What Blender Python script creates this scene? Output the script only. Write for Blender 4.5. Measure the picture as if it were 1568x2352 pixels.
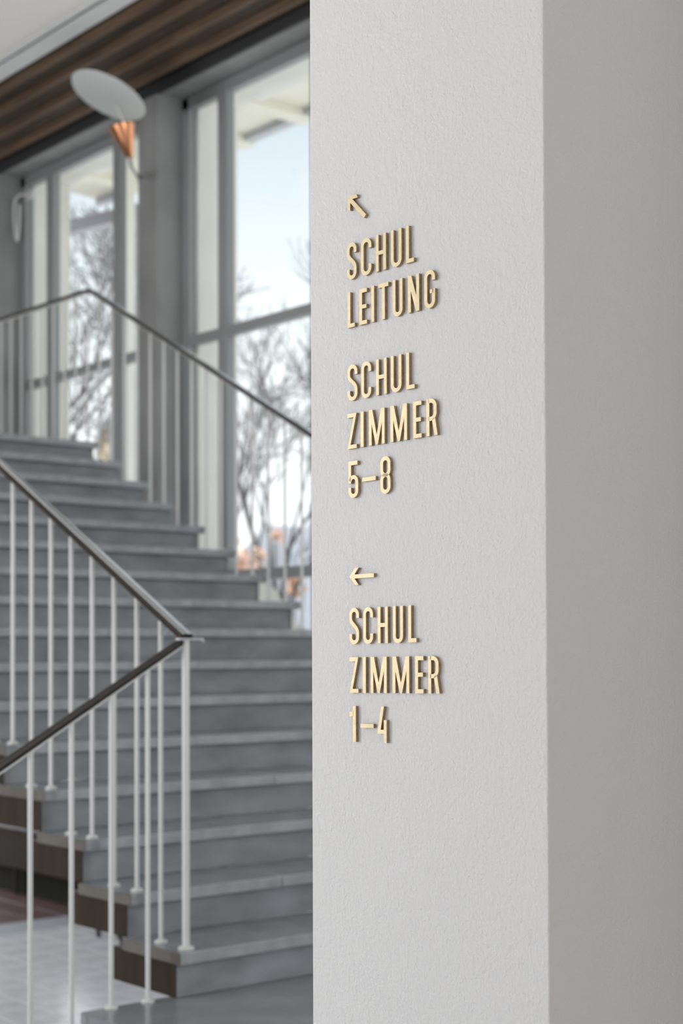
import bpy, bmesh, math, random
from mathutils import Vector, Matrix
S = bpy.context.scene
C = S.collection
for o in list(bpy.data.objects):
    bpy.data.objects.remove(o)
random.seed(7)

# ------------------------------------------------------------------ camera
TH, PITCH, ROLL = 0.697875, 0.021434, 0.003661
FPX, CY = 3548.77, 1411.92
fw = Vector((math.sin(TH)*math.cos(PITCH), math.cos(TH)*math.cos(PITCH), math.sin(PITCH)))
r0 = Vector((math.cos(TH), -math.sin(TH), 0)); u0 = r0.cross(fw)
ri = r0*math.cos(ROLL) - u0*math.sin(ROLL)
up = u0*math.cos(ROLL) + r0*math.sin(ROLL)
cd = bpy.data.cameras.new('camera'); cam = bpy.data.objects.new('camera', cd); C.objects.link(cam)
m = Matrix.Identity(4)
for i in range(3):
    m[i][0], m[i][1], m[i][2] = ri[i], up[i], -fw[i]
cam.matrix_world = m
cd.sensor_fit = 'HORIZONTAL'; cd.sensor_width = 24.0
cd.lens = FPX*24/1568
cd.shift_y = (CY-1176)/1568
cd.clip_start = 0.05; cd.clip_end = 500
cd.dof.use_dof = True; cd.dof.focus_distance = 2.62; cd.dof.aperture_fstop = 4.1
S.camera = cam

# ------------------------------------------------------------------ sky, lights, exposure
S.view_settings.view_transform = 'Standard'; S.view_settings.look = 'None'
S.view_settings.gamma = 1; S.view_settings.use_curve_mapping = False
S.view_settings.exposure = 0.0
w = bpy.data.worlds.new('world'); S.world = w; w.use_nodes = True
nt = w.node_tree; nt.nodes.clear()
wo = nt.nodes.new('ShaderNodeOutputWorld'); bg = nt.nodes.new('ShaderNodeBackground')
tc = nt.nodes.new('ShaderNodeTexCoord'); sx = nt.nodes.new('ShaderNodeSeparateXYZ')
rp = nt.nodes.new('ShaderNodeValToRGB')
rp.color_ramp.elements[0].position = 0.0; rp.color_ramp.elements[0].color = (1.0, 1.0, 1.0, 1)
rp.color_ramp.elements[1].position = 1.0; rp.color_ramp.elements[1].color = (0.52, 0.60, 0.70, 1)
e = rp.color_ramp.elements.new(0.15); e.color = (0.84, 0.87, 0.89, 1)
e = rp.color_ramp.elements.new(0.33); e.color = (0.51, 0.57, 0.63, 1)
nt.links.new(tc.outputs['Generated'], sx.inputs[0]); nt.links.new(sx.outputs['Z'], rp.inputs[0])
nt.links.new(rp.outputs[0], bg.inputs[0]); bg.inputs[1].default_value = 1.6
nt.links.new(bg.outputs[0], wo.inputs[0])

def area(name, loc, target, sx_, sy_, power, col):
    d = bpy.data.lights.new(name, 'AREA'); d.shape = 'RECTANGLE'; d.size = sx_; d.size_y = sy_
    d.energy = power; d.color = col
    o = bpy.data.objects.new(name, d); C.objects.link(o); o.location = loc
    o.rotation_euler = (Vector(target)-Vector(loc)).to_track_quat('-Z', 'Z').to_euler()
    return o
sd = bpy.data.lights.new('sun', 'SUN'); sd.energy = 6.0; sd.angle = 0.06; sd.color = (1.0, 0.95, 0.87)
so = bpy.data.objects.new('sun', sd); C.objects.link(so); so.rotation_euler = Vector((0.16, -0.72, -0.66)).to_track_quat('-Z', 'Y').to_euler()
# left window light read from the letter shadows; the others are added fill
area('daylight_left_window', (-2.55, 3.6, 0.9), (2, 3.6, 0.9), 2.2, 2.6, 12, (1.0, 0.985, 0.96))
area('fill_back', (0.2, -3.95, 0.9), (0.2, 2, 0.9), 3.2, 2.8, 10, (1.0, 0.96, 0.92))
area('fill_landing', (4.0, -3.95, 1.3), (4.0, 2, 0.6), 2.8, 3.6, 190, (0.93, 0.97, 1.0))
area('fill_far_end', (4.7, 12.95, -0.7), (4.3, 8.0, -1.7), 1.5, 2.0, 125, (0.97, 0.97, 1.0))
area('fill_lobby', (-2.55, 6.9, 0.6), (3.2, 7.4, -1.0), 3.4, 3.4, 200, (0.95, 0.97, 1.0))

# ------------------------------------------------------------------ materials
def mat(name, col, rough=0.6, metal=0.0, var=0.0, vscale=6.0, bump=0.0, bscale=60.0, coat=0.0, stretch=None, spec=None, bdist=0.002, col2=None, detail=5):
    M = bpy.data.materials.new(name); M.use_nodes = True
    t = M.node_tree; b = t.nodes['Principled BSDF']
    b.inputs['Base Color'].default_value = (*col, 1); b.inputs['Roughness'].default_value = rough
    b.inputs['Metallic'].default_value = metal
    if coat: b.inputs['Coat IOR'].default_value = 2.2; b.inputs['Coat Weight'].default_value = coat; b.inputs['Coat Roughness'].default_value = 0.15
    if spec is not None: b.inputs['Specular IOR Level'].default_value = spec
    if var or bump:
        co = t.nodes.new('ShaderNodeTexCoord'); src = co.outputs['Object']
        if stretch:
            mp = t.nodes.new('ShaderNodeMapping'); mp.inputs['Scale'].default_value = stretch
            t.links.new(src, mp.inputs[0]); src = mp.outputs[0]
    if var:
        n = t.nodes.new('ShaderNodeTexNoise'); n.inputs['Scale'].default_value = vscale; n.inputs['Detail'].default_value = detail
        t.links.new(src, n.inputs['Vector'])
        cr = t.nodes.new('ShaderNodeValToRGB')
        a = col; c2 = col2 or tuple(min(1, c*(1+var)) for c in col)
        cr.color_ramp.elements[0].position = 0.3; cr.color_ramp.elements[1].position = 0.7
        cr.color_ramp.elements[0].color = (*[c*(1-var) for c in a], 1); cr.color_ramp.elements[1].color = (*c2, 1)
        t.links.new(n.outputs['Fac'], cr.inputs[0]); t.links.new(cr.outputs[0], b.inputs['Base Color'])
    if bump:
        n2 = t.nodes.new('ShaderNodeTexNoise'); n2.inputs['Scale'].default_value = bscale; n2.inputs['Detail'].default_value = 4
        t.links.new(src, n2.inputs['Vector'])
        bp = t.nodes.new('ShaderNodeBump'); bp.inputs['Strength'].default_value = bump; bp.inputs['Distance'].default_value = bdist
        t.links.new(n2.outputs['Fac'], bp.inputs['Height']); t.links.new(bp.outputs[0], b.inputs['Normal'])
    return M

def glass_mat():
    M = bpy.data.materials.new('window_glass'); M.use_nodes = True; t = M.node_tree; t.nodes.clear()
    o = t.nodes.new('ShaderNodeOutputMaterial'); mx = t.nodes.new('ShaderNodeMixShader')
    tr = t.nodes.new('ShaderNodeBsdfTransparent'); gl = t.nodes.new('ShaderNodeBsdfGlossy'); fr = t.nodes.new('ShaderNodeLayerWeight'); pw = t.nodes.new('ShaderNodeMath'); pw.operation = 'POWER'; pw.inputs[1].default_value = 4.0; ml = t.nodes.new('ShaderNodeMath'); ml.operation = 'MULTIPLY_ADD'; ml.inputs[1].default_value = 0.5; ml.inputs[2].default_value = 0.03
    tr.inputs[0].default_value = (0.97, 0.985, 0.98, 1); gl.inputs['Roughness'].default_value = 0.02; fr.inputs[0].default_value = 0.5
    t.links.new(fr.outputs['Facing'], pw.inputs[0]); t.links.new(pw.outputs[0], ml.inputs[0])
    t.links.new(ml.outputs[0], mx.inputs[0]); t.links.new(tr.outputs[0], mx.inputs[1]); t.links.new(gl.outputs[0], mx.inputs[2])
    t.links.new(mx.outputs[0], o.inputs[0]); return M

def plaster_mat(name, col):
    M = bpy.data.materials.new(name); M.use_nodes = True; t = M.node_tree; b = t.nodes['Principled BSDF']
    b.inputs['Base Color'].default_value = (*col, 1); b.inputs['Roughness'].default_value = 0.75
    b.inputs['Specular IOR Level'].default_value = 0.25
    co = t.nodes.new('ShaderNodeTexCoord')
    n1 = t.nodes.new('ShaderNodeTexNoise'); n1.inputs['Scale'].default_value = 170; n1.inputs['Detail'].default_value = 3
    n2 = t.nodes.new('ShaderNodeTexNoise'); n2.inputs['Scale'].default_value = 28; n2.inputs['Detail'].default_value = 3
    n3 = t.nodes.new('ShaderNodeTexVoronoi'); n3.inputs['Scale'].default_value = 95; n3.feature = 'SMOOTH_F1'
    a1 = t.nodes.new('ShaderNodeMath'); a1.operation = 'MULTIPLY_ADD'; a1.inputs[1].default_value = 0.3
    a2 = t.nodes.new('ShaderNodeMath'); a2.operation = 'MULTIPLY_ADD'; a2.inputs[1].default_value = 0.5
    for n in (n1, n2, n3): t.links.new(co.outputs['Object'], n.inputs['Vector'])
    t.links.new(n2.outputs['Fac'], a1.inputs[0]); t.links.new(n1.outputs['Fac'], a1.inputs[2])
    t.links.new(n3.outputs['Distance'], a2.inputs[0]); t.links.new(a1.outputs[0], a2.inputs[2])
    bp = t.nodes.new('ShaderNodeBump'); bp.inputs['Strength'].default_value = 0.8; bp.inputs['Distance'].default_value = 0.0025
    t.links.new(a2.outputs[0], bp.inputs['Height']); t.links.new(bp.outputs[0], b.inputs['Normal'])
    return M

PL = plaster_mat('white_plaster', (0.835, 0.825, 0.81))
M = dict(
    nosing_end=mat('brown_tread_end', (0.10, 0.088, 0.074), 0.6, var=0.2, vscale=5),  # tread ends on the open side are darker brown
    plaster=PL,
    ceil=mat('ceiling_paint', (0.82, 0.79, 0.75), 0.8),
    trim=mat('ceiling_trim', (0.66, 0.66, 0.65), 0.6),
    groove=mat('trim_groove', (0.13, 0.13, 0.13), 0.8),
    darkening=mat('dark_reflection_wall', (0.06, 0.045, 0.035), 0.7, var=0.2, vscale=2),  # dark wall part added to darken rail and stair-side reflections
    hall=mat('hall_paint', (0.74, 0.73, 0.71), 0.8),
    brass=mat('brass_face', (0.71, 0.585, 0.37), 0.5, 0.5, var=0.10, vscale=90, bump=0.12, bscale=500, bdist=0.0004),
    brass_side=mat('brass_edge', (0.38, 0.28, 0.17), 0.5, 0.3, var=0.25, vscale=160, stretch=(1, 1, 1)),  # darker than the faces: unpolished brass with shade painted in
    tread=mat('terrazzo_tread', (0.315, 0.328, 0.34), 0.33, var=0.16, vscale=14, bump=0.05, bscale=180, spec=0.6),
    top=mat('polished_tread_top', (0.225, 0.236, 0.248), 0.24, var=0.14, vscale=9, bump=0.03, bscale=150, spec=0.7),
    landing=mat('polished_landing', (0.25, 0.262, 0.275), 0.2, var=0.12, vscale=6, bump=0.02, bscale=90, spec=0.7),
    riser=mat('concrete_riser', (0.245, 0.257, 0.27), 0.5, var=0.22, vscale=5, bump=0.05, bscale=120, stretch=(1, 1, 2.2)),
    side=mat('brown_step_side', (0.042, 0.032, 0.024), 0.9, spec=0.1, var=0.2, vscale=4, stretch=(1, 6, 1)),
    white=mat('white_enamel', (0.62, 0.62, 0.60), 0.35, spec=0.5),
    rail=mat('dark_handrail', (0.022, 0.015, 0.012), 0.35, spec=0.35),
    railsheen=mat('painted_rail_sheen', (0.90, 0.92, 0.96), 0.22, 0.9),  # window sheen on the rail, put into a bright metal colour
    steel=mat('grey_steel', (0.55, 0.55, 0.56), 0.3, 0.8),
    pier=mat('grey_concrete_pier', (0.25, 0.25, 0.247), 0.75, var=0.18, vscale=3.5, bump=0.08, bscale=60, stretch=(1, 1, 0.5)),
    frame=mat('grey_window_paint', (0.27, 0.28, 0.28), 0.4),
    glass=glass_mat(),
    wall_shade=mat('painted_wall_shade', (0.022, 0.022, 0.019), 0.95, spec=0.05),
    dark=mat('dark_lintel', (0.035, 0.035, 0.036), 0.6),
    wood=mat('brown_wood', (0.055, 0.036, 0.024), 0.65, spec=0.2, var=0.4, vscale=3, bump=0.1, bscale=30, stretch=(14, 0.9, 14)),
    batten=mat('brown_batten', (0.120, 0.078, 0.050), 0.6, spec=0.2, var=0.3, vscale=3, stretch=(14, 0.9, 14)),
    woodbk=mat('dark_wood_backing', (0.035, 0.024, 0.016), 0.8),
    ext=mat('white_exterior_render', (0.82, 0.80, 0.75), 0.8, var=0.04, vscale=3),
    soffit=mat('cream_soffit', (0.86, 0.83, 0.73), 0.7),
    extgrey=mat('pale_grey_fascia', (0.55, 0.56, 0.60), 0.7),
    copper=mat('copper', (0.72, 0.33, 0.17), 0.25, 1.0),
    disc=mat('lamp_reflector', (0.58, 0.60, 0.58), 0.5),
    tile=mat('lilac_floor_tile', (0.87, 0.85, 0.88), 0.18, var=0.12, vscale=5, spec=0.6),
    redtile=mat('red_floor_tile', (0.14, 0.085, 0.082), 0.4, var=0.2, vscale=5, spec=0.5),
    strip=mat('pale_floor_band', (0.55, 0.58, 0.62), 0.3),
    grout=mat('grout', (0.30, 0.29, 0.30), 0.8),
    radiator=mat('radiator_paint', (0.055, 0.046, 0.037), 0.9, spec=0.1),
    black=mat('black_rubber', (0.02, 0.02, 0.025), 0.6),
    bark=mat('bark', (0.13, 0.125, 0.125), 0.9, var=0.2, vscale=8),
    leaf=mat('orange_leaf', (0.90, 0.60, 0.44), 0.7, var=0.2, vscale=3),
    slate=mat('grey_roof', (0.52, 0.52, 0.56), 0.8, var=0.08, vscale=1.5),
    house=mat('house_wall', (0.55, 0.55, 0.57), 0.8),
    yellow=mat('sunlit_house_wall', (0.85, 0.66, 0.40), 0.8),  # warm sunlight on the side wall, put into its colour
    mauve=mat('mauve_beam_paint', (0.46, 0.44, 0.50), 0.7),
    ground=mat('pale_ground', (0.80, 0.80, 0.80), 0.9, var=0.06, vscale=1.0),
    cream=mat('cream_render', (0.85, 0.83, 0.75), 0.8),
)

# ------------------------------------------------------------------ mesh helpers
class MB:
    def __init__(s): s.v = []; s.f = []; s.mi = []
    def add(s, vs, fs, mi=0):
        k = len(s.v); s.v += [tuple(v) for v in vs]
        for f in fs: s.f.append([i+k for i in f]); s.mi.append(mi)
    def box(s, a, b, bev=0.0, mi=0):
        x0, y0, z0 = a; x1, y1, z1 = b
        if bev <= 0:
            vs = [(x, y, z) for z in (z0, z1) for y in (y0, y1) for x in (x0, x1)]
            s.add(vs, [(0,2,3,1), (4,5,7,6), (0,1,5,4), (2,6,7,3), (0,4,6,2), (1,3,7,5)], mi); return s
        bm = bmesh.new(); bmesh.ops.create_cube(bm, size=1)
        for v in bm.verts:
            v.co = Vector(((x0+x1)/2+v.co.x*(x1-x0), (y0+y1)/2+v.co.y*(y1-y0), (z0+z1)/2+v.co.z*(z1-z0)))
        bmesh.ops.bevel(bm, geom=bm.edges[:], offset=bev, segments=2, affect='EDGES', profile=0.5)
        bm.verts.index_update()
        s.add([v.co[:] for v in bm.verts], [[v.index for v in f.verts] for f in bm.faces], mi); bm.free(); return s
    def tube(s, pts, rads, n=10, cap=True, mi=0):
        pts = [Vector(p) for p in pts]
        if not hasattr(rads, '__len__'): rads = [rads]*len(pts)
        k = len(s.v); t0 = (pts[1]-pts[0]).normalized()
        a = Vector((0, 0, 1)) if abs(t0.z) < .9 else Vector((1, 0, 0))
        nn = t0.cross(a).normalized()
        for i, p in enumerate(pts):
            t = (pts[min(i+1, len(pts)-1)]-pts[max(i-1, 0)]).normalized()
            nn = (nn - t*nn.dot(t)).normalized(); bb = t.cross(nn)
            for j in range(n):
                q = 2*math.pi*j/n; s.v.append(tuple(p+(nn*math.cos(q)+bb*math.sin(q))*rads[i]))
        for i in range(len(pts)-1):
            for j in range(n):
                s.f.append([k+i*n+j, k+i*n+(j+1) % n, k+(i+1)*n+(j+1) % n, k+(i+1)*n+j]); s.mi.append(mi)
        if cap:
            s.f.append([k+j for j in range(n)]); s.f.append([k+(len(pts)-1)*n+j for j in range(n)]); s.mi += [mi, mi]
        return s
    def sweep(s, pts, prof, side=None):
        # profile (a sideways, b upwards) swept along pts; the profile keeps its up direction
        pts = [Vector(p) for p in pts]; n = len(prof); k = len(s.v)
        for i, p in enumerate(pts):
            t1 = (pts[i]-pts[i-1]).normalized() if i else (pts[1]-pts[0]).normalized()
            t2 = (pts[i+1]-pts[i]).normalized() if i < len(pts)-1 else t1
            t = (t1+t2).normalized(); sd = t.cross(Vector((0, 0, 1))).normalized(); u = sd.cross(t)
            for a, b in prof: s.v.append(tuple(p+sd*a+u*b))
        for i in range(len(pts)-1):
            for j in range(n):
                s.f.append([k+i*n+j, k+i*n+(j+1) % n, k+(i+1)*n+(j+1) % n, k+(i+1)*n+j]); s.mi.append(0)
        s.f.append([k+j for j in range(n)]); s.f.append([k+(len(pts)-1)*n+j for j in range(n)]); s.mi += [0, 0]
        return s
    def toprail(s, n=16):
        # window sheen painted as bright metal on top of a swept rail
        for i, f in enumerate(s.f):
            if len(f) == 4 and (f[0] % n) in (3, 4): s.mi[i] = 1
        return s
    def lathe(s, prof, n=32, frame=None):
        k = len(s.v); fr = frame or Matrix.Identity(4)
        for r, z in prof:
            for j in range(n):
                q = 2*math.pi*j/n; s.v.append(tuple(fr @ Vector((r*math.cos(q), r*math.sin(q), z))))
        for i in range(len(prof)-1):
            for j in range(n):
                s.f.append([k+i*n+j, k+i*n+(j+1) % n, k+(i+1)*n+(j+1) % n, k+(i+1)*n+j]); s.mi.append(0)
        s.f.append([k+j for j in range(n)]); s.f.append([k+(len(prof)-1)*n+j for j in range(n)]); s.mi += [0, 0]
        return s
    def prism(s, poly, axis, a, b, mi=0):
        # poly in the two other axes, extruded along axis from a to b
        def P(p, h):
            return {0: (h, p[0], p[1]), 1: (p[0], h, p[1]), 2: (p[0], p[1], h)}[axis]
        n = len(poly); vs = [P(p, a) for p in poly]+[P(p, b) for p in poly]
        s.add(vs, [list(range(n)), list(range(n, 2*n))]+[[i, (i+1) % n, n+(i+1) % n, n+i] for i in range(n)], mi); return s
    def mesh(s, name, mats, smooth=False, org=(0, 0, 0)):
        me = bpy.data.meshes.new(name)
        me.from_pydata([(v[0]-org[0], v[1]-org[1], v[2]-org[2]) for v in s.v], [], s.f)
        for mm in (mats if isinstance(mats, (list, tuple)) else [mats]): me.materials.append(mm)
        for p, i in zip(me.polygons, s.mi): p.material_index = i
        bm = bmesh.new(); bm.from_mesh(me); bmesh.ops.recalc_face_normals(bm, faces=bm.faces[:]); bm.to_mesh(me); bm.free()
        if smooth:
            me.polygons.foreach_set('use_smooth', [True]*len(me.polygons))
            try: me.set_sharp_from_angle(angle=math.radians(40))
            except Exception: pass
        me.update(); return me
    def build(s, name, mats, parent=None, smooth=False, org=None):
        """world-space mesh -> object; org is the object's own origin (world)"""
        pw = wloc(parent) if parent else Vector((0, 0, 0))
        og = Vector(org) if org is not None else (pw if parent else Vector((0, 0, 0)))
        me = s.mesh(name, mats, smooth, og)
        o = bpy.data.objects.new(name, me); C.objects.link(o)
        if parent: o.parent = parent
        o.location = og-pw; return o
def wloc(o):
    v = Vector(o.location)
    while o.parent: o = o.parent; v += o.location
    return v
def tag(o, label=None, cat=None, group=None, kind=None):
    if label: o['label'] = label
    if cat: o['category'] = cat
    if group: o['group'] = group
    if kind: o['kind'] = kind
    return o
def thing(name, loc, label, cat, group=None):
    o = bpy.data.objects.new(name, None); C.objects.link(o); o.location = loc; o.empty_display_size = 0.1
    return tag(o, label, cat, group)
def struct(name, mb, mm, label=None, parent=None):
    o = mb.build(name, mm, parent); o['kind'] = 'structure'
    if label: o['label'] = label
    return o
def copy(o, loc, parent, kids=()):
    c = o.copy(); C.objects.link(c); c.parent = parent; c.location = loc
    for k in o.children:
        d = k.copy(); C.objects.link(d); d.parent = c
    return c

# ------------------------------------------------------------------ measures of the place (metres, eye at the origin)
XL, XR, Y1, G, Z1, R = 2.826, 5.230, 4.191, 0.2972, -0.989, 0.155
ZL = Z1-R                     # landing
R2 = 0.1356
ZF = ZL-5*R2                  # lobby floor
ZC = 3.765                    # ceiling
XW, XG, XO = 5.60, 5.80, 6.15 # window wall: inner face, frame, outer face
PITCHW = 2.238
HEAD, SILL = 3.673, -1.15

# ------------------------------------------------------------------ floor
fl = MB().box((-2.8, -4.2, ZF-0.2), (5.9, 13.2, ZF-0.012))
floor = struct('floor', fl, M['grout'], 'lobby floor below the staircase')
# tiles seen under the staircase, one by one
tw = 0.245
tm = MB().box((-tw/2+0.003, -tw/2+0.003, -0.012), (tw/2-0.003, tw/2-0.003, 0.0), 0.002)
tme = tm.mesh('tile', M['tile']); rme = tm.mesh('tile', M['redtile'])
for i in range(15):
    for j in range(14):
        o = bpy.data.objects.new('tile', tme); C.objects.link(o); o.parent = floor
        o.location = (5.475-i*tw, 8.99-tw/2-j*tw, ZF+random.uniform(-0.0008, 0.0008)); o.rotation_euler = (random.uniform(-.002, .002), random.uniform(-.002, .002), 0)
for i in range(11):
    for j in range(7):
        o = bpy.data.objects.new('tile', rme); C.objects.link(o); o.parent = floor
        o.location = (5.475-i*tw, 9.32+tw/2+j*tw, ZF); o.rotation_euler = (0, random.uniform(-.002, .002), 0)
MB().box((-2.8, 8.994, ZF-0.012), (5.6, 9.316, ZF+0.001)).build('stone_band', M['strip'], floor)
ye = 8.99-14*tw; xe = 5.475-14.5*tw; xr = 5.475-10.5*tw
o = MB().box((-2.8, -4.2, ZF-0.012), (5.9, ye-0.003, ZF)).build('plain_tiling', M['tile'], floor); o['kind'] = 'stuff'
o = MB().box((-2.8, ye, ZF-0.012), (xe-0.003, 8.99, ZF)).build('plain_tiling', M['tile'], floor); o['kind'] = 'stuff'
o = MB().box((-2.8, 9.32, ZF-0.012), (xr-0.003, 13.2, ZF)).build('plain_tiling', M['redtile'], floor); o['kind'] = 'stuff'

# ------------------------------------------------------------------ ceiling
struct('ceiling', MB().box((-2.8, -4.2, ZC), (4.78, 13.2, ZC+0.25)), M['ceil'], 'white plaster ceiling above the stairs')
t1 = struct('trim_1', MB().box((4.668, -4.0, ZC-0.022), (4.785, 13.0, ZC-0.0005), 0.003), M['trim'], 'pale board along the edge of the white ceiling')
struct('trim_2', MB().box((4.640, -4.0, ZC-0.004), (4.667, 13.0, ZC-0.0005)), M['groove'], 'dark shadow groove beside the ceiling board')
struct('trim_3', MB().box((4.60, -4.0, ZC-0.016), (4.639, 13.0, ZC-0.0005), 0.003), M['trim'], 'narrow pale strip beside the shadow groove')
wc = struct('ceiling_wood', MB().box((4.785, -4.2, ZC+0.03), (5.7, 13.2, ZC+0.25)), M['woodbk'], 'brown wooden plank ceiling along the windows')
edges = [4.79, 4.867, 5.060, 5.283, 5.497, 5.60]
for i in range(5):
    MB().box((edges[i]+0.003, -4.0, ZC-0.004), (edges[i+1]-0.003, 13.0, ZC+0.03), 0.004).build('plank', M['wood'], wc)
for x in edges[1:5]:
    MB().prism([(x-0.034, ZC-0.003), (x-0.020, ZC-0.040), (x+0.022, ZC-0.040), (x+0.034, ZC-0.003)], 1, -4.0, 13.0).build('batten', M['batten'], wc)

# ------------------------------------------------------------------ window wall
pc = 8.673
piers = [pc+PITCHW*k for k in (-3, -2, -1, 0, 1, 2)]
wr = MB()
wr.box((XW, -4.2, ZF), (XO, piers[0]-0.117, ZC))                       # solid wall towards the back
wr.box((XW, 13.0, ZF), (XO, 13.2, ZC))
wr.box((XW+0.005, -4.2, HEAD+0.001), (XO, 13.2, ZC+0.2))
wr.box((XG+0.10, piers[0]-0.1, ZF), (XO, piers[2]+0.1, SILL-0.001)); wr.box((XW, piers[3]+0.116, ZF), (XO, 13.0, SILL-0.001)); wr.box((XG+0.0, piers[2]+0.1, ZF-.1), (XO, piers[3]-0.1, ZF+0.029))
wall_right = struct('wall_right', wr, M['pier'], 'grey concrete window wall')
MB().box((XW-0.004, -4.0, HEAD), (XW+0.02, 13.0, ZC+0.03)).build('lintel', M['dark'], wall_right)
for i, y in enumerate(piers):
    MB().box((XW, y-0.117, ZF), (XG+0.005, y+0.117, ZC), 0.004).build('pier', M['pier'], wall_right)
    MB().box((XG+0.06, y-0.22, ZF), (XO+0.03, y+0.22, HEAD+0.12), 0.006).build('outer_pier', M['ext'], wall_right)
MB().box((XG+0.07, piers[0], HEAD-0.005), (XO, 13.0, HEAD+0.35)).build('outer_lintel', M['ext'], wall_right)

def window(n, ylo, label, SILL=SILL):
    yhi = ylo+PITCHW-0.234; base = (XG, ylo, SILL)
    o = bpy.data.objects.new('window_%d' % n, None); C.objects.link(o); o.location = base; o['kind'] = 'structure'; o['label'] = label
    x0, x1 = XG, XG+0.06
    m1 = (yhi-0.510, yhi-0.410); m2 = (yhi-1.447, yhi-1.365)
    for a, b in ((ylo-0.02, ylo+0.07), (yhi-0.075, yhi+0.02)):
        MB().box((x0, a, SILL), (x1, b, HEAD), 0.004).build('stile', M['frame'], o)
    for a, b in (m1, m2):
        MB().box((x0-0.006, a, SILL), (x1, b, HEAD-0.03), 0.006).build('mullion', M['frame'], o)
    MB().box((x0, ylo-0.02, HEAD-0.08), (x1, yhi+0.02, HEAD), 0.004).build('head_rail', M['frame'], o)
    MB().box((x0, ylo-0.02, SILL), (x1, yhi+0.02, SILL+0.08), 0.004).build('bottom_rail', M['frame'], o)
    for a, b in ((2.009, 2.075), (0.428, 0.499)):
        MB().box((x0-0.003, ylo+0.02, a), (x1, yhi-0.02, b), 0.005).build('transom', M['frame'], o)
    for a, b in ((ylo+0.06, m2[0]+0.01), (m2[1]-0.01, m1[0]+0.01), (m1[1]-0.01, yhi-0.06)):
        for c, d in ((SILL+0.07, 0.435), (0.49, 2.015), (2.07, HEAD-0.07)):
            MB().box((x0+0.027, a, c), (x0+0.033, b, d)).build('pane', M['glass'], o)
    return o
window(1, piers[3]+0.117, 'far window behind the wall lamp, grey frame with two mullions')
window(2, piers[2]+0.117, 'near window beside the white pillar, grey frame with transoms', ZF+0.03)
window(3, piers[1]+0.117, 'window hidden behind the pillar above the landing')
window(4, piers[0]+0.117, 'window nearest the hall, behind the pillar')
window(5, piers[4]+0.117, 'window at the far end past the left frame edge')

# other walls of the hall, outside the frame
wl = MB()
wl.box((-2.8, -4.2, ZF), (-2.6, 2.5, ZC)); wl.box((-2.8, 4.7, ZF), (-2.6, 5.2, ZC)); wl.box((-2.8, 8.6, ZF), (-2.6, 13.2, 1.5), mi=1); wl.box((-2.8, 8.6, 1.5), (-2.6, 13.2, ZC)); wl.box((-2.8, 5.2, ZF), (-2.6, 8.6, -1.1)); wl.box((-2.8, 5.2, 2.3), (-2.6, 8.6, ZC))
wl.box((-2.8, 2.5, ZF), (-2.6, 4.7, -0.4)); wl.box((-2.8, 2.5, 2.2), (-2.6, 4.7, ZC))
struct('wall_left', wl, [M['hall'], M['darkening']], 'hall wall opposite the staircase windows, partly darkened for rail reflections')
wb = MB()
wb.box((-2.6, -4.2, ZF), (-1.4, -4.0, ZC)); wb.box((1.8, -4.2, ZF), (2.6, -4.0, ZC)); wb.box((5.4, -4.2, ZF), (XW, -4.0, ZC)); wb.box((2.6, -4.2, ZF), (5.4, -4.0, -0.5)); wb.box((2.6, -4.2, 3.1), (5.4, -4.0, ZC))
wb.box((-1.4, -4.2, ZF), (1.8, -4.0, -0.5)); wb.box((-1.4, -4.2, 2.3), (1.8, -4.0, ZC))
struct('wall_back', wb, M['hall'], 'white hall wall behind the camera')
wf = MB()
wf.box((-2.6, 13.0, ZF), (3.9, 13.2, 1.1)); wf.box((5.5, 13.0, ZF), (XW, 13.2, 1.1)); wf.box((3.9, 13.0, 0.35), (5.5, 13.2, 1.1)); wf.box((-2.6, 13.0, 1.1), (XW, 13.2, ZC), mi=1)
struct('wall_front', wf, [M['darkening'], M['hall']], 'wall at the far end of the hall, added dark lower part below white plaster')

# ------------------------------------------------------------------ the white pillar
a_ = math.radians(-2.5)
PD = Vector((math.sin(a_), math.cos(a_), 0)); PN = Vector((-math.cos(a_), math.sin(a_), 0))
PR = Vector((1.7364, 1.5871, 0)); PLf = Vector((1.7128, 2.1262, 0))
def pil():
    bm = bmesh.new()
    far = -PN*0.40
    cs = [PR, PLf, PLf+far, PR+far]
    vs = [bm.verts.new((c.x, c.y, z)) for z in (ZF, ZC) for c in cs]
    for f in ((0, 1, 2, 3), (4, 5, 6, 7), (0, 1, 5, 4), (1, 2, 6, 5), (2, 3, 7, 6), (3, 0, 4, 7)): bm.faces.new([vs[i] for i in f])
    ve = [e for e in bm.edges if abs(e.verts[0].co.z-e.verts[1].co.z) > 1]
    bmesh.ops.bevel(bm, geom=ve, offset=0.004, segments=3, affect='EDGES', profile=0.5)
    mb = MB(); bm.verts.index_update()
    mb.add([v.co[:] for v in bm.verts], [[v.index for v in f.verts] for f in bm.faces]); bm.free(); return mb
struct('wall_pillar', pil(), M['plaster'], 'white rough plaster pillar carrying the brass lettering')
q = PR-PN*0.385
struct('wall_hall', MB().box((q.x, -4.0, ZF), (q.x+0.25, q.y+0.30, ZC)), M['plaster'], 'white plaster wall meeting the pillar at the right')

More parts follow.
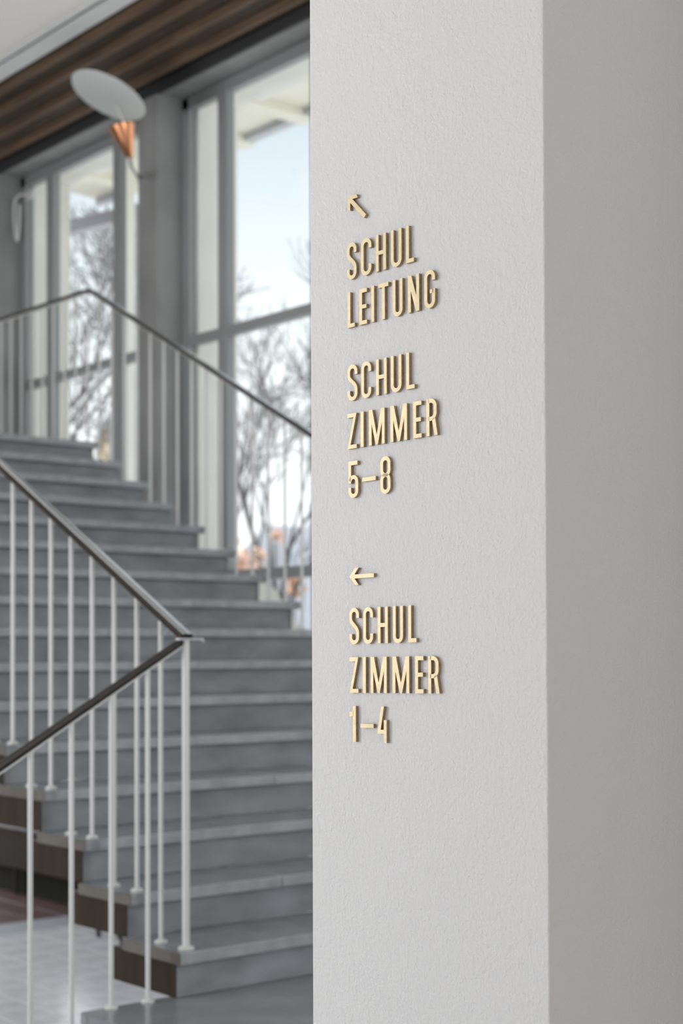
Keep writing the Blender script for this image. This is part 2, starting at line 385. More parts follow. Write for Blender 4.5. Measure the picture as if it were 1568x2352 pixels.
# ------------------------------------------------------------------ brass lettering
P0 = Vector((1.7209, 1.9408, 0.3572)); EX = Vector((0.04361514, -0.99895084, 0.01396218)); EZ = Vector((-0.00060902, 0.01394889, 0.99990252))
T0, T1 = 0.0003, 0.0062
def P3(u, v, vm, h): return P0+EX*((u+0.0125*(v-vm))/1000)+EZ*(v/1000)+PN*h
def arc(cx, cy, r, a0, a1, n=14, ry=None):
    return [(cx+r*math.cos(math.radians(a0+(a1-a0)*i/n)), cy+(ry or r)*math.sin(math.radians(a0+(a1-a0)*i/n))) for i in range(n+1)]
def strip_poly(pts, t):
    P = [Vector((p[0], p[1])) for p in pts]; L = []; Rr = []
    for i in range(len(P)):
        d1 = (P[i]-P[i-1]).normalized() if i else (P[1]-P[0]).normalized()
        d2 = (P[i+1]-P[i]).normalized() if i < len(P)-1 else d1
        tt = (d1+d2).normalized(); n = Vector((-tt.y, tt.x)); k = t/2/max(0.4, n.dot(Vector((-d2.y, d2.x))))
        L.append(P[i]+n*k); Rr.append(P[i]-n*k)
    return L, Rr
ST = 6.7
def glyph(ch, w, h):
    """strokes (open centre lines) and polygons in millimetres"""
    t = ST; k = t/2; r = (w-t)/2; st = []; pg = []
    rect = lambda a, b, c, d: pg.append([(a, b), (c, b), (c, d), (a, d)])
    if ch == 'I': rect(0, 0, w, h)
    elif ch == 'L': pg.append([(0, 0), (w, 0), (w, t), (t, t), (t, h), (0, h)])
    elif ch == 'E': pg.append([(0, 0), (w, 0), (w, t), (t, t), (t, h*.5-k), (w*.92, h*.5-k), (w*.92, h*.5+k), (t, h*.5+k), (t, h-t), (w, h-t), (w, h), (0, h)])
    elif ch == 'T': pg.append([(w/2-k, 0), (w/2+k, 0), (w/2+k, h-t), (w, h-t), (w, h), (0, h), (0, h-t), (w/2-k, h-t)])
    elif ch == 'H': pg.append([(0, 0), (t, 0), (t, h*.5-k), (w-t, h*.5-k), (w-t, 0), (w, 0), (w, h), (w-t, h), (w-t, h*.5+k), (t, h*.5+k), (t, h), (0, h)])
    elif ch == 'N': pg.append([(0, 0), (t, 0), (t, h*.58), (w-t*1.15, 0), (w, 0), (w, h), (w-t, h), (w-t, h*.42), (t*1.15, h), (0, h)])
    elif ch == 'M': pg.append([(0, 0), (t, 0), (t, h*.60), (w/2-k*.75, 0), (w/2+k*.75, 0), (w-t, h*.60), (w-t, 0), (w, 0), (w, h), (w-t*1.25, h), (w/2, h*.28), (t*1.25, h), (0, h)])
    elif ch == 'Z': pg.append([(0, 0), (w, 0), (w, t), (t*1.15, t), (w, h), (0, h), (0, h-t), (w-t*1.15, h-t)])
    elif ch == 'U': st.append([(k, h), (k, k+r)]+arc(w/2, k+r, r, 180, 360)[1:]+[(w-k, h)])
    elif ch == 'C': st.append([(w-k, h*.72), (w-k, h-k-r)]+arc(w/2, h-k-r, r, 0, 180)[1:]+[(k, k+r)]+arc(w/2, k+r, r, 180, 360)[1:]+[(w-k, h*.28)])
    elif ch == 'G':
        st.append([(w-k, h*.72), (w-k, h-k-r)]+arc(w/2, h-k-r, r, 0, 180)[1:]+[(k, k+r)]+arc(w/2, k+r, r, 180, 360)[1:]+[(w-k, h*.49)])
        rect(w*.52, h*.49-t, w-t*.5, h*.49)
    elif ch == 'S':
        mid = [(k, h*.72)]
        for i in range(1, 11):
            q = i/11; a, b, c, d = (k, h*.70), (k, h*.56), (w-k, h*.48), (w-k, h*.31)
            mid.append(tuple((1-q)**3*a[j]+3*q*(1-q)**2*b[j]+3*q*q*(1-q)*c[j]+q**3*d[j] for j in (0, 1)))
        st.append([(w-k, h*.72), (w-k, h-k-r)]+arc(w/2, h-k-r, r, 0, 180)[1:]+mid+[(w-k, h*.30), (w-k, k+r)]+arc(w/2, k+r, r, 0, -180)[1:]+[(k, h*.28)])
    elif ch == 'R':
        rect(0, 0, t, h); rb = r*1.05; yt, yb = h-k, h*.46
        st.append([(t*.6, yt), (w-t*.3-k-rb, yt)]+arc(w-t*.3-k-rb, yt-rb, rb, 90, 0)[1:]+arc(w-t*.3-k-rb, yb+rb, rb, 0, -90)+[(t*.6, yb)])
        pg.append([(w*.50, h*.44), (w*.50+t*1.05, h*.50), (w, 0), (w-t*1.05, 0)])
    elif ch == '5':
        pg.append([(0, h*.40), (t, h*.40), (t, h-t), (w*.93, h-t), (w*.93, h), (0, h)])
        yc = h*.62-k
        st.append([(k*1.3, h*.40+k*1.2)]+arc(w/2, yc-r, r, 140, 0)[0:]+[(w-k, k+r)]+arc(w/2, k+r, r, 0, -180)[1:]+[(k, h*.28)])
    elif ch == '8':
        for (c0, c1) in ((h*.50, h-k), (k, h*.50)):
            loop = arc(w/2, c1-r, r, 0, 180)+arc(w/2, c0+r, r, 180, 360)
            st.append(loop+[loop[0]])
    elif ch == '-': rect(0, h*.455-t/2, w, h*.455+t/2)
    elif ch == '1': rect(w-t*1.1, 0, w, h); pg.append([(0, h*.70), (w-t*.9, h*.72), (w-t*.9, h*.87), (w-t*1.5, h*.84), (0, h*.83)])
    elif ch == '4':
        pg.append([(w*.42, h), (w*.42+t*1.0, h), (t*1.15, h*.25+t), (w-t, h*.25+t), (w-t, h*.63), (w, h*.63), (w, 0), (w-t, 0), (w-t, h*.25), (0, h*.25), (0, h*.25+t*.6)])
    return st, pg
def place_letter(name, st, pg, u, v, hgt, label):
    mb = MB(); vm = v+hgt/2
    for pts in st:
        L, Rr = strip_poly(pts, ST); n = len(L); k = len(mb.v); closed = (Vector(pts[0])-Vector(pts[-1])).length < 1e-4
        for h in (T1, T0):
            for q in L: mb.v.append(tuple(P3(u+q.x, v+q.y, vm, h)))
            for q in Rr: mb.v.append(tuple(P3(u+q.x, v+q.y, vm, h)))
        for i in range(n-1):
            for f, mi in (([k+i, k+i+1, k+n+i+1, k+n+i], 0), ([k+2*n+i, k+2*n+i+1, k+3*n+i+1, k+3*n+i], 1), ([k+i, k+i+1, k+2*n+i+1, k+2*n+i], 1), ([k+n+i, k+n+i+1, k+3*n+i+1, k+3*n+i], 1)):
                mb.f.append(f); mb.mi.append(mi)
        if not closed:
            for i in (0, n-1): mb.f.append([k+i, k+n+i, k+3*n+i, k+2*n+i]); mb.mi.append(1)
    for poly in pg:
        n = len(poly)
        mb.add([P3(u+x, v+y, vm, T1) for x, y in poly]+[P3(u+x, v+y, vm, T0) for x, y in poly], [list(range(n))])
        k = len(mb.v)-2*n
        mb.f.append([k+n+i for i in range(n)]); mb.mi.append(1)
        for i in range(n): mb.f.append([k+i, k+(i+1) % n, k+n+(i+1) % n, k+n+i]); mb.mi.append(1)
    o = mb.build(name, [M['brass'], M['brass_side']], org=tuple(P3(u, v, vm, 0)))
    cat = {'letter': 'letter', 'numeral': 'numeral', 'dash': 'dash', 'arrow': 'arrow'}[name]
    tag(o, label, cat, 'brass lettering on the white pillar')
rows = [
 ('SCHUL directly above LEITUNG', 277.1, 339, [('S', -77.7, -53.7), ('C', -42.5, -16.7), ('H', -5.7, 18.9), ('U', 30.5, 55.9), ('L', 66.4, 84.5)]),
 ('LEITUNG, second line of the sign', 194.0, 255, [('L', -77.4, -59.8), ('E', -48.0, -29.2), ('I', -18.2, -11.6), ('T', -1.1, 23.2), ('U', 33.2, 56.5), ('N', 69.3, 95.3), ('G', 107.0, 131.3)]),
 ('SCHUL in the middle, above ZIMMER 5-8', 67.9, 128.6, [('S', -80.5, -55.5), ('C', -45.7, -21.4), ('H', -9.3, 16.4), ('U', 26.3, 51.5), ('L', 62.7, 82.0)]),
 ('ZIMMER above the numerals 5-8', -15.0, 45.3, [('Z', -82.1, -59.1), ('I', -48.9, -41.6), ('M', -28.5, 9.6), ('M', 23.7, 62.7), ('E', 77.3, 96.4), ('R', 107.6, 132.5)]),
 ('the line 5-8', -99.0, -37.5, [('5', -81.2, -56.8), ('-', -46.7, -13.6), ('8', -2.3, 22.0)]),
 ('SCHUL under the left-pointing arrow', -349.5, -288.8, [('S', -83.7, -59.6), ('C', -49.1, -25.1), ('H', -13.6, 10.7), ('U', 22.9, 46.6), ('L', 58.9, 77.8)]),
 ('ZIMMER above the numerals 1-4', -433.0, -372.5, [('Z', -84.9, -62.9), ('I', -51.8, -44.3), ('M', -32.7, 6.3), ('M', 20.3, 59.5), ('E', 73.1, 92.3), ('R', 103.0, 128.2)]),
 ('the bottom line 1-4', -516.4, -455.6, [('1', -86.6, -70.7), ('-', -59.1, -27.0), ('4', -17.5, 4.4)]),
]
for where, v0, v1, items in rows:
    seen = {}
    for ch, ua, ub in items:
        seen[ch] = seen.get(ch, 0)+1
        ov = 0.7 if ch in 'SCUG58' else 0.0
        st, pg = glyph(ch, ub-ua, v1-v0+2*ov)
        if ch == 'U': st = [[(x, y-ov if y > 40 else y) for x, y in s_] for s_ in st]
        nm = 'dash' if ch == '-' else 'numeral' if ch.isdigit() else 'letter'
        chn = ('first M' if seen[ch] == 1 else 'second M') if ch == 'M' else ch
        lab = {'dash': 'raised brass dash of %s' % where}.get(nm, 'raised brass %s %s of %s' % (nm, chn, where))
        if ch.isdigit(): lab = {'5': 'raised brass numeral five starting the line 5-8', '8': 'raised brass numeral eight ending the line 5-8', '1': 'slim raised brass numeral one starting the bottom line', '4': 'raised brass numeral four ending the bottom line'}[ch]
        place_letter(nm, st, pg, ua, v0-ov, v1-v0, lab)
a1 = [(-74.0, 421.0), (-52.0, 420.8), (-48.6, 414.4), (-62.0, 414.4), (-28.2, 380.5), (-33.2, 375.6), (-67.6, 409.0), (-67.6, 395.8), (-74.2, 399.5)]
ST_ = ST
place_letter('arrow', [], [[(x+74, y-375) for x, y in a1]], -74, 375, 46, 'brass arrow pointing up and left at top of the lettering')
a2 = [(-82.1, -234.4), (-67.9, -219.9), (-58.9, -219.9), (-69.2, -231.0), (-21.4, -231.2), (-21.4, -238.0), (-69.2, -238.0), (-58.9, -249.2), (-67.9, -249.2)]
place_letter('arrow', [], [[(x+82, y+249) for x, y in a2]], -82, -249, 30, 'brass arrow pointing straight left between the two text blocks')

# ------------------------------------------------------------------ upper flight of stairs
stair = thing('staircase', (XL, Y1, ZL), 'grey stone staircase rising to the left past the windows', 'staircase')
for k in range(1, 17):
    y = Y1+(k-1)*G; z = Z1+(k-1)*R
    depth = G+0.10 if k < 16 else 0.45
    sb = MB().box((XL+0.018, y+0.05, z-R), (XR-0.03, y+0.05+depth, z-0.040), 0.003)
    for i in range(len(sb.f)):                                             # open left flank is brown
        xs = [sb.v[j][0] for j in sb.f[i]]
        if max(xs) < XL+0.03: sb.mi[i] = 1
    sb.build('step_block', [M['riser'], M['side']], stair)
    xj = XL+[1.05, 1.6, 0.75, 1.35][k % 4]+0.1*math.sin(k*2.3)
    yb = y+G+0.052 if k < 16 else y+3.4
    for xa, xb in ((XL, xj-0.0012), (xj+0.0012, XR)):
        tb = MB().box((xa, y, z-0.040), (xb, yb, z), 0.004)
        for i in range(len(tb.f)):
            if max(tb.v[j][0] for j in tb.f[i]) < XL+0.0045: tb.mi[i] = 1
            if min(tb.v[j][2] for j in tb.f[i]) > z-0.0005: tb.mi[i] = 2
        tb.build('tread', [M['tread'], M['nosing_end'], M['top']], stair)
yt = Y1+15*G; zt = Z1+15*R
MB().box((XL+0.02, yt+0.40, zt-0.19), (XR-0.03, 12.99, zt-0.041)).build('landing_slab', M['riser'], stair)
MB().box((XL, yt+3.403, zt-0.040), (XR, 12.99, zt)).build('landing_slab', M['tread'], stair)

# landing and the short flight down to the lobby
land = thing('lower_staircase', (2.51, 4.283, ZF), 'grey stone landing and short flight down to the lobby floor', 'staircase')
YLo, YHi = 2.30, 4.283
MB().box((2.51, YLo, ZL-0.040), (3.62, YHi, ZL-0.0005), 0.004).build('landing_slab', M['landing'], land)
MB().box((3.623, YLo, ZL-0.040), (XW-0.002, YHi, ZL-0.0005), 0.004).build('landing_slab', M['landing'], land)
MB().box((2.56, YLo, ZF), (XW-0.002, YHi-0.30, ZL-0.041)).build('landing_block', M['riser'], land)
for k in range(1, 5):
    x = 2.51-0.284*k; z = ZL-k*R2
    MB().box((x, YLo, z-0.040), (x+0.284+0.05, YHi, z), 0.004).build('tread', M['tread'], land)
    MB().box((x+0.05, YLo, ZF), (x+0.33, YHi-0.03, z-0.041)).build('step_block', M['riser'], land)

# ------------------------------------------------------------------ balustrades
def railprof(wd, ht):
    p = []
    for i in range(16):
        q = 2*math.pi*i/16; c, s_ = math.cos(q), math.sin(q)
        p.append((wd/2*math.copysign(abs(c)**0.3, c), ht/2*math.copysign(abs(s_)**0.55, s_)))
    return p
RP = railprof(0.046, 0.026); RPT = railprof(0.034, 0.026); BAR = [(-0.012, -0.017), (0.012, -0.017), (0.012, -0.0125), (-0.012, -0.0125)]
def baluster_mesh(L, rad=0.0078):
    return MB().tube([(0, 0, 0), (0, 0, L*.5), (0, 0, L)], rad, 12).mesh('baluster', M['white'], True)
flange_me = MB().lathe([(0.022, 0.0), (0.022, 0.006), (0.016, 0.010), (0.009, 0.012)], 16).mesh('flange', M['white'], True)
def add_baluster(parent, x, y, zb, ztop, rad=0.0078, name='baluster', cache={}):
    L = round(ztop-zb, 3); key = (L, rad)
    if key not in cache: cache[key] = baluster_mesh(L, rad)
    o = bpy.data.objects.new(name, cache[key]); C.objects.link(o); o.parent = parent; o.location = Vector((x, y, zb))-wloc(parent)
    f = bpy.data.objects.new('flange', flange_me); C.objects.link(f); f.parent = o
    if rad > 0.01: f.scale = (1.25, 1.25, 1)
    return o
SL = 0.533
XB, YN, ZN = 2.886, 4.243, 0.039
ub = thing('balustrade', (XB, YN, Z1), 'white balustrade with dark handrail on the open left side of the upper flight', 'railing')
zr = lambda y: ZN+(y-YN)*SL
MB().sweep([(XB, YN-0.005, zr(YN-0.005)), (XB, 6.5, zr(6.5)), (XB, 8.66, zr(8.66)), (XB, 8.75, zr(8.70)), (XB, 12.6, zr(8.70))], RP).toprail().build('handrail', [M['rail'], M['railsheen']], ub, True)
MB().sweep([(XB, YN, zr(YN)), (XB, 8.66, zr(8.66)), (XB, 8.75, zr(8.70)), (XB, 12.6, zr(8.70))], BAR).build('support_bar', M['white'], ub)
add_baluster(ub, XB, YN, Z1, ZN-0.012, 0.0125, 'newel_post')
for k in range(1, 56):
    y = YN+k*G/2; i = min(16, int((y-Y1)/G)+1); zb = Z1+(i-1)*R
    if y > 12.4: break
    add_baluster(ub, XB, y, zb, min(zr(y), zr(8.70))-0.014)
# flat steel bracket where both rails end on the newel
br = MB()
pl = [(-0.042, -0.011), (0.046, -0.011), (0.056, -0.006), (0.058, 0.0), (0.056, 0.006), (0.046, 0.011), (-0.042, 0.011), (-0.05, 0.0)]
br.prism([(XB+x, YN-0.016+y) for x, y in pl], 2, ZN-0.012, ZN-0.005)
br.tube([(XB+0.047, YN-0.016, ZN-0.010), (XB+0.056, YN-0.017, ZN-0.013), (XB+0.060, YN-0.018, ZN-0.018)], 0.005, 8)
br.tube([(XB+0.020, YN+0.006, ZN-0.006), (XB+0.020, YN+0.006, ZN+0.004)], 0.0045, 8)
br.build('bracket', M['steel'], ub)

lb = thing('balustrade', (2.6137, 4.255, ZL), 'white balustrade with dark handrail sloping down along the lower flight, in front', 'railing')
zl = lambda x: ZN-0.004-(2.892-x)*0.579
MB().sweep([(XB+0.002, 4.250, zl(XB)), (2.5, 4.255, zl(2.5)), (1.2, 4.255, zl(1.2))], railprof(0.026, 0.022)).build('handrail', M['rail'], lb, True)
MB().sweep([(XB-0.02, 4.252, zl(XB-0.02)), (1.2, 4.255, zl(1.2))], BAR).build('support_bar', M['white'], lb)
for k, x in enumerate([2.7475, 2.610, 2.466, 2.322, 2.180, 2.038, 1.896, 1.754, 1.612, 1.47]):
    i = max(0, math.ceil((2.51-x)/0.284)); zb = ZL-i*R2
    add_baluster(lb, x, 4.258, zb, zl(x)-0.014)

XB2 = 5.17
rb = thing('balustrade', (XB2, Y1+0.073, Z1), 'white balustrade with thin dark handrail on the window side of the upper flight', 'railing')
zq = lambda y: 1.143+(y-6.416)*0.5213
yf = 8.69; zf = 2.325
MB().sweep([(XB2, Y1+0.02, zq(Y1+0.02)), (XB2, 6.4, zq(6.4)), (XB2, yf-0.05, zq(yf-0.05)), (XB2, yf+0.03, zf+0.003), (XB2, 12.6, zf+0.022)], RPT).toprail().build('handrail', [M['rail'], M['railsheen']], rb, True)
MB().sweep([(XB2, Y1+0.04, zq(Y1+0.04)), (XB2, yf-0.05, zq(yf-0.05)), (XB2, yf+0.03, zf+0.003), (XB2, 12.6, zf+0.022)], BAR).build('support_bar', M['white'], rb)
for k in range(16):
    for off in (0.073, 0.222):
        y = Y1+k*G+off
        add_baluster(rb, XB2, y, Z1+k*R, min(zq(y), zf)-0.014)
for k in range(24):
    y = Y1+16*G+0.073+k*G/2
    if y < 12.4: add_baluster(rb, XB2, y, zt, zf)

# ------------------------------------------------------------------ wall lamp on the pier
lx, ly, lz = 5.42*.95, 8.607*.95, 3.214*.95
WY, WZ = 8.70, 3.14
lamp = thing('wall_lamp', (5.6, WY, WZ), 'wall lamp with tilted white reflector disc above a copper cone', 'lamp')
def at0(px, py, dist):
    v = ri*((px-784)/FPX)-up*((py-CY)/FPX)+fw
    return v*(dist/math.hypot(v.x, v.y))
def axis_frame(p, d):
    q = Vector(d).normalized().to_track_quat('Z', 'Y').to_matrix().to_4x4(); q.translation = Vector(p); return q
tip = Vector((lx, ly, lz+0.015)); top = tip+Vector((-0.085, -0.0, 0.235))
top = Vector((5.365, 8.632, 3.449))*.95
MB().lathe([(0.018, -0.005), (0.024, 0.0), (0.082, 0.184), (0.084, 0.190), (0.079, 0.190), (0.02, 0.02)], 40, axis_frame(tip, top-tip)).build('shade', M['copper'], lamp, True)
MB().lathe([(0.030, 0.0), (0.035, 0.10), (0.03, 0.12)], 20, axis_frame(tip+(top-tip)*0.35, top-tip)).build('bulb', M['disc'], lamp, True)
MB().tube([(5.6, WY, WZ), (5.5, WY-0.06, WZ-0.02), (lx+0.06, ly+.04, lz-0.055), (lx+0.008, ly+0.003, lz-0.04), (lx, ly, lz+0.012)], 0.009, 10).build('arm', M['pier'], lamp, True)
MB().lathe([(0.045, 0.0), (0.045, 0.012), (0.03, 0.02)], 20, axis_frame((5.5995, WY, WZ), (-1, 0, 0))).build('wall_plate', M['pier'], lamp, True)
dc = at0(248, 221, 9.62)
vray = dc.normalized()
vr = vray.cross(Vector((0, 0, 1))).normalized(); vu = vr.cross(vray)
nd = (vr*(-0.42)+vu*(-0.9)).normalized()*0.892 - vray*0.452    # underside faces the viewer's hall
DF = axis_frame(dc, -nd)
MB().lathe([(0.0, -0.012), (0.12, -0.012), (0.225, -0.004), (0.242, 0.002), (0.244, 0.006), (0.237, 0.009), (0.0, 0.008)], 64, DF).build('reflector', M['disc'], lamp, True)
MB().tube([top-(top-tip)*0.1+Vector((0.05, 0.03, 0)), dc+Vector((0.05, 0.03, 0.02))], 0.005, 8).build('stem', M['white'], lamp, True)

# ------------------------------------------------------------------ vent opener on the far window
vo = thing('window_opener', (5.77, 10.72, 3.3), 'pale curved opener lever hanging at the top corner of the far window', 'window opener')
pts = [(5.775, 10.60, 3.50), (5.74, 10.70, 3.515), (5.73, 10.755, 3.49), (5.73, 10.775, 3.43), (5.73, 10.77, 3.33), (5.73, 10.75, 3.22), (5.73, 10.725, 3.16), (5.73, 10.705, 3.20), (5.735, 10.70, 3.34), (5.74, 10.71, 3.44)]
MB().tube(pts, 0.009, 10).build('lever', M['trim'], vo, True)
MB().box((5.765, 10.56, 3.47), (5.8, 10.66, 3.53), 0.006).build('hinge_box', M['white'], vo)

# ------------------------------------------------------------------ radiator under the far windows
rad = thing('radiator', (5.50, 8.9, ZF), 'dark ribbed radiator low on the wall beneath the stairs', 'radiator')
fin = MB().box((-0.03, -0.0155, -0.145), (0.03, 0.0155, 0.145), 0.007).mesh('fin', M['radiator'])
for k in range(78):
    o = bpy.data.objects.new('fin', fin); C.objects.link(o); o.parent = rad
    o.location = Vector((5.50, 8.95+k*0.036, -1.467))-wloc(rad)
MB().box((5.44, 8.9, -1.320), (5.585, 11.8, -1.298), 0.004).build('top_board', M['black'], rad)
for z in (-1.585, -1.35):
    MB().tube([(5.55, 8.92, z), (5.55, 11.78, z)], 0.014, 10).build('pipe', M['radiator'], rad, True)
for y in (9.2, 10.4, 11.6):
    MB().tube([(5.55, y, ZF+0.001), (5.55, y, -1.585)], 0.014, 10).build('foot', M['radiator'], rad, True)
struct('radiator_shade', MB().box((XW-0.012, 8.79, ZF), (XW-0.001, 13.0, -1.30)), M['wall_shade'], 'shade painted as wall panel behind and below the radiator')  # flat dark sheet painting the shade around the radiator

# ------------------------------------------------------------------ outside
struct('ground', MB().box((6.0, -20, -2.3), (160, 160, -1.95)), M['ground'], 'pale ground outside the windows')
eave = thing('roof_eave', (XO, 6.0, HEAD), 'cream roof overhang outside above the windows', 'roof')
ZE = 3.90
MB().prism([(XO-0.05, -4.0), (7.08, -4.0), (7.08, 11.72), (6.62, 11.66), (XO-0.05, 11.66)], 2, ZE+0.05, ZE+0.14).build('soffit', M['soffit'], eave)
MB().prism([(7.02, -4.0), (7.10, -4.0), (7.10, 11.78), (7.02, 11.72)], 2, ZE+0.0, ZE+0.22).build('fascia', M['extgrey'], eave)
for y in [-3.0+0.74*k for k in range(20)]:
    MB().box((XO-0.02, y-0.075, ZE-0.02), (7.13, y+0.075, ZE+0.055), 0.01).build('rafter', M['soffit'], eave)
MB().box((6.50, -4.0, ZE+0.005), (6.62, 11.6, ZE+0.06), 0.006).build('purlin', M['ext'], eave)

def at(px, py, dist):
    v = ri*((px-784)/FPX)-up*((py-CY)/FPX)+fw
    return v*(dist/math.hypot(v.x, v.y))

def tree(name, px, dist, height, seed, label, lean=0.0, spread=0.55, r0=0.12, depth=6, rmin=0.006, trunk=2.0):
    rnd = random.Random(seed); p = at(px, 1470, dist); base = Vector((p.x, p.y, -1.96))
    o = thing(name, base, label, 'tree', 'bare trees outside the windows')
    tr = MB(); tw_ = MB()
    def grow(p, d, L, r, lev):
        n = 4 if lev < 2 else 3; pts = [p]; rads = [r]; q = p.copy(); dd = d.copy(); kids = []
        for i in range(n):
            dd = (dd+Vector((rnd.gauss(0, .10), rnd.gauss(0, .10), rnd.gauss(0.03, .06)))).normalized()
            q = q+dd*(L/n); pts.append(q.copy()); rads.append(max(rmin, r*(1-0.42*(i+1)/n))); kids.append((q.copy(), dd.copy(), rads[-1]))
        (tr if lev < 1 else tw_).tube(pts, rads, 7 if lev < 1 else 4 if lev < 3 else 3, cap=False)
        if lev >= depth: return
        nk = 5 if lev == 0 else 4 if lev < 2 else 3
        for j in range(nk):
            kq, kd, kr = kids[min(n-1, int(n*(0.35+0.65*(j+1)/nk)))] if lev else kids[max(1, n-1-(j % 3))]
            ax = Vector((rnd.gauss(0, 1), rnd.gauss(0, 1), rnd.gauss(0, .5)))
            ax = (ax-kd*ax.dot(kd)).normalized()
            ang = spread*rnd.uniform(.6, 1.3)
            nd_ = (kd*math.cos(ang)+ax*math.sin(ang)).normalized()
            grow(kq, nd_, (height*0.30 if lev == 0 else L)*rnd.uniform(.55, .80), kr*rnd.uniform(.50, .72), lev+1)
    grow(base, Vector((lean, 0.0, 1)).normalized(), trunk, r0, 0)
    tr.build('trunk', M['bark'], o, True)
    b = tw_.build('branches', M['bark'], o); b['kind'] = 'stuff'
    return o
tree('bare_tree', 618, 14, 5.6, 3, 'slender upright bare tree in the near window above the pale roof', 0.0, 0.36, 0.05, 5, 0.004, 3.0)
tree('bare_tree', 655, 24, 5.6, 11, 'bushy bare tree low at the pillar edge of the near window', -0.04, 0.62, 0.07, 5, 0.006, 4.6)
tree('bare_tree', 205, 21, 7.4, 5, 'dense bare tree in the far window, beneath the lamp', 0.0, 0.66, 0.12, 6, 0.007, 4.6)
tree('bare_tree', 548, 31, 6.6, 21, 'distant bare tree low in the near window, left of the slender one', 0.0, 0.62, 0.10, 5, 0.008, 4.4)

# house with a wide grey hipped roof (near window)
c0 = at(612, 1187, 60); c1 = at(900, 1190, 60)
fwd = Vector((c0.x, c0.y, 0)).normalized(); rt = Vector((fwd.y, -fwd.x, 0))
hz = 4.75
hc = Vector((c0.x, c0.y, 0))
h = thing('house', (hc.x, hc.y, -1.95), 'house with a wide grey hipped roof beyond the near window', 'house')
A = hc+rt*0.0; B = hc+rt*7.0
ev = 0.6; e0 = hc-rt*3.8-fwd*4.5; e1 = hc+rt*10.5-fwd*4.5; e2 = hc+rt*10.5+fwd*4.5; e3 = hc-rt*3.8+fwd*4.5
def zv(v, z): return (v.x, v.y, z)
rf = MB(); rf.add([zv(e0, ev), zv(e1, ev), zv(e2, ev), zv(e3, ev), zv(A, hz), zv(B, hz)], [(0, 1, 5, 4), (1, 2, 5), (2, 3, 4, 5), (3, 0, 4), (0, 1, 2, 3)])
rf.build('roof', M['slate'], h)
wv = MB(); ws = [e0+rt*.4+fwd*.4, e1-rt*.4+fwd*.4, e2-rt*.4-fwd*.4, e3+rt*.4-fwd*.4]
wv.add([zv(v, -1.95) for v in ws]+[zv(v, ev) for v in ws], [(0, 1, 2, 3), (0, 1, 5, 4), (1, 2, 6, 5), (2, 3, 7, 6), (3, 0, 4, 7)])
wv.build('wall', M['house'], h)
ch = MB(); cc = hc+rt*1.62-fwd*0.5
ch.prism([(cc.x, cc.y), (cc.x+rt.x*.9, cc.y+rt.y*.9), (cc.x+rt.x*.9+fwd.x*.8, cc.y+rt.y*.9+fwd.y*.8), (cc.x+fwd.x*.8, cc.y+fwd.y*.8)], 2, 3.2, 5.6)
ch.build('chimney', M['house'], h)
dm = MB(); d0 = at(575, 1225, 56); 
# gabled house (far window)
g0 = at(247, 1000, 90); fwd = Vector((g0.x, g0.y, 0)).normalized(); rt = Vector((fwd.y, -fwd.x, 0)); g0 = Vector((g0.x, g0.y, 0))
gh = thing('house', (g0.x, g0.y, -1.95), 'tall gabled house with sunlight painted yellow on a corner wall beyond the far window', 'house')
wz = 12.9; k_ = fwd*9-rt*0.55
def wall(name, vs, mm):
    q = MB(); q.add(vs, [list(range(len(vs)))]); q.build(name, mm, gh)
A0, A1 = g0, g0+rt*4.2; B0, B1 = A0+k_-rt*0.0, A1+fwd*9
wall('front_wall', [zv(A0, -1.95), zv(A1, -1.95), zv(A1, wz), zv((A0+A1)/2, wz+3.3), zv(A0, wz)], M['house'])
wall('side_wall', [zv(A0, -1.95), zv(A0, wz), zv(B0, wz), zv(B0, -1.95)], M['yellow'])
wall('rear_wall', [zv(B0, -1.95), zv(B1, -1.95), zv(B1, wz), zv((B0+B1)/2, wz+3.3), zv(B0, wz)], M['house'])
for sgn, e_ in ((-1, A0), (1, A1)):
    mid = (A0+A1)/2-fwd*.6; lo = e_+rt*sgn*0.7-fwd*.6
    q = MB(); u4 = [zv(lo, wz-0.9), zv(mid, wz+3.5), zv(mid+fwd*10, wz+3.5), zv(lo+fwd*10, wz-0.9)]
    q.add(u4+[(x, y, z+0.35) for x, y, z in u4], [(0, 1, 2, 3), (4, 5, 6, 7), (0, 1, 5, 4), (1, 2, 6, 5), (2, 3, 7, 6), (3, 0, 4, 7)])
    q.build('roof_slope', M['slate'], gh)
# mauve beam on two posts seen through the far window
b0 = at(128, 531, 14.0); b1 = at(345, 474, 13.2)
b0 = Vector((b0.x, b0.y, 0)); b1 = Vector((b1.x, b1.y, 0)); zb = b0.z*0+at(128, 531, 14.0).z
pf = thing('portal_frame', (b0.x, b0.y, -1.95), 'mauve grey beam crossing the top of the far window outside', 'beam')
dv = (b1-b0).normalized(); nv = Vector((-dv.y, dv.x, 0))*0.06
s = MB(); s.prism([tuple((b0-nv)[:2]), tuple((b1-nv)[:2]), tuple((b1+nv)[:2]), tuple((b0+nv)[:2])], 2, zb-0.056, zb+0.056); s.build('beam', M['mauve'], pf)
for b in (b0+dv*0.06, b1-dv*0.06):
    MB().box((b.x-.06, b.y-.06, -1.95), (b.x+.06, b.y+.06, zb-0.066)).build('post', M['mauve'], pf)
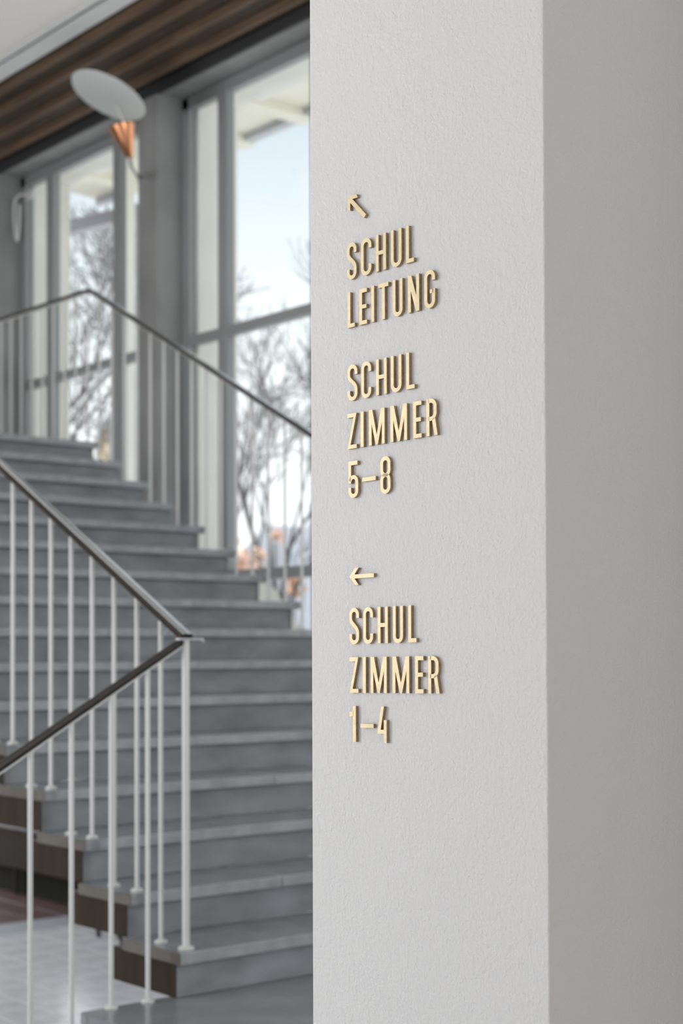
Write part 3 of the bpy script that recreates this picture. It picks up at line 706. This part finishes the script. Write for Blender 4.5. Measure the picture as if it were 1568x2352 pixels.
# cream curved parapet wall
p0 = at(600, 1470, 10.5); fwd = Vector((p0.x, p0.y, 0)).normalized(); rt = Vector((fwd.y, -fwd.x, 0)); p0 = Vector((p0.x, p0.y, 0))
pw = MB(); prof = []
for (px, py) in [(520, 1332), (600, 1334), (617, 1340), (632, 1354), (644, 1374), (654, 1388), (675, 1420), (692, 1446), (705, 1470)]:
    q = at(px, py, 10.5); prof.append(((q-p0).dot(rt), q.z))
poly = [(prof[0][0], -1.95)]+prof+[(prof[-1][0], -1.95)]
k = len(poly); v_ = []
for dd_ in (0.0, 0.2):
    for x, z in poly:
        q = p0+rt*x+fwd*dd_; v_.append((q.x, q.y, z))
pw.add(v_, [list(range(k)), list(range(k, 2*k))]+[[i, (i+1) % k, k+(i+1) % k, k+i] for i in range(k)])
o = pw.build('parapet_wall', M['cream'], org=(p0.x, p0.y, -1.95)); tag(o, 'cream wall with a curved sloping end, outside low in the near window', 'wall')
# downpipe-like cream post beside the far window
cp = at(289, 600, 1.0); cp = cp*(6.55/cp.x)
o = MB().box((cp.x-0.055, cp.y-0.055, -1.95), (cp.x+0.055, cp.y+0.055, ZE+0.05), 0.01).build('porch_post', M['cream'], org=(cp.x, cp.y, -1.95))
tag(o, 'cream square post outside, in the narrow right pane of the far window', 'post')

def shrub(px, py, dist, rad, n, seed, label):
    rnd = random.Random(seed); c = at(px, py, dist); base = Vector((c.x, c.y, -1.95))
    o = thing('shrub', base, label, 'shrub', 'shrubs with orange leaves outside')
    st = MB(); lf = MB()
    for i in range(14):
        q = c+Vector((rnd.gauss(0, rad*.5), rnd.gauss(0, rad*.5), rnd.uniform(-.4, .5)*rad))
        st.tube([base+Vector((rnd.gauss(0, .05), rnd.gauss(0, .05), 0)), (base+q)/2+Vector((0, 0, .2)), q], [0.02, 0.012, 0.004], 4, cap=False)
    for i in range(n):
        q = c+Vector((rnd.gauss(0, rad*.45), rnd.gauss(0, rad*.45), rnd.gauss(0, rad*.45)))
        a = Vector((rnd.gauss(0, 1), rnd.gauss(0, 1), rnd.gauss(0, 1))).normalized()*0.07
        b = a.orthogonal().normalized()*0.045
        lf.add([q-a, q+b, q+a, q-b], [(0, 1, 2, 3)])
    st.build('stems', M['bark'], o)
    l = lf.build('leaves', M['leaf'], o); l['kind'] = 'stuff'
shrub(552, 1290, 22, 0.32, 130, 1, 'low shrub with orange leaves at the left of the near window')
shrub(590, 1278, 26, 0.16, 70, 2, 'small tuft of orange leaves right of the larger orange shrub')
shrub(635, 1230, 30, 0.13, 50, 4, 'tiny orange leaf tuft in front of the grey roof')
shrub(676, 1342, 18, 0.15, 60, 6, 'orange leaf tuft just below the window transom')
# two dark stubs under the stairs
for (x, y, dx, lab) in ((5.124, 8.508, -0.02, 'small dark floor stub under the stairs, left of the pair'), (5.021, 8.073, 0.02, 'small dark floor stub under the stairs, right of the pair')):
    o = MB().tube([(x, y, ZF), (x+dx*.3, y, ZF+0.05), (x-dx, y+dx, ZF+0.10)], [0.018, 0.016, 0.014], 8).build('floor_stub', M['black'], None, True, org=(x, y, ZF))
    tag(o, lab, 'door stop', 'dark floor stubs')
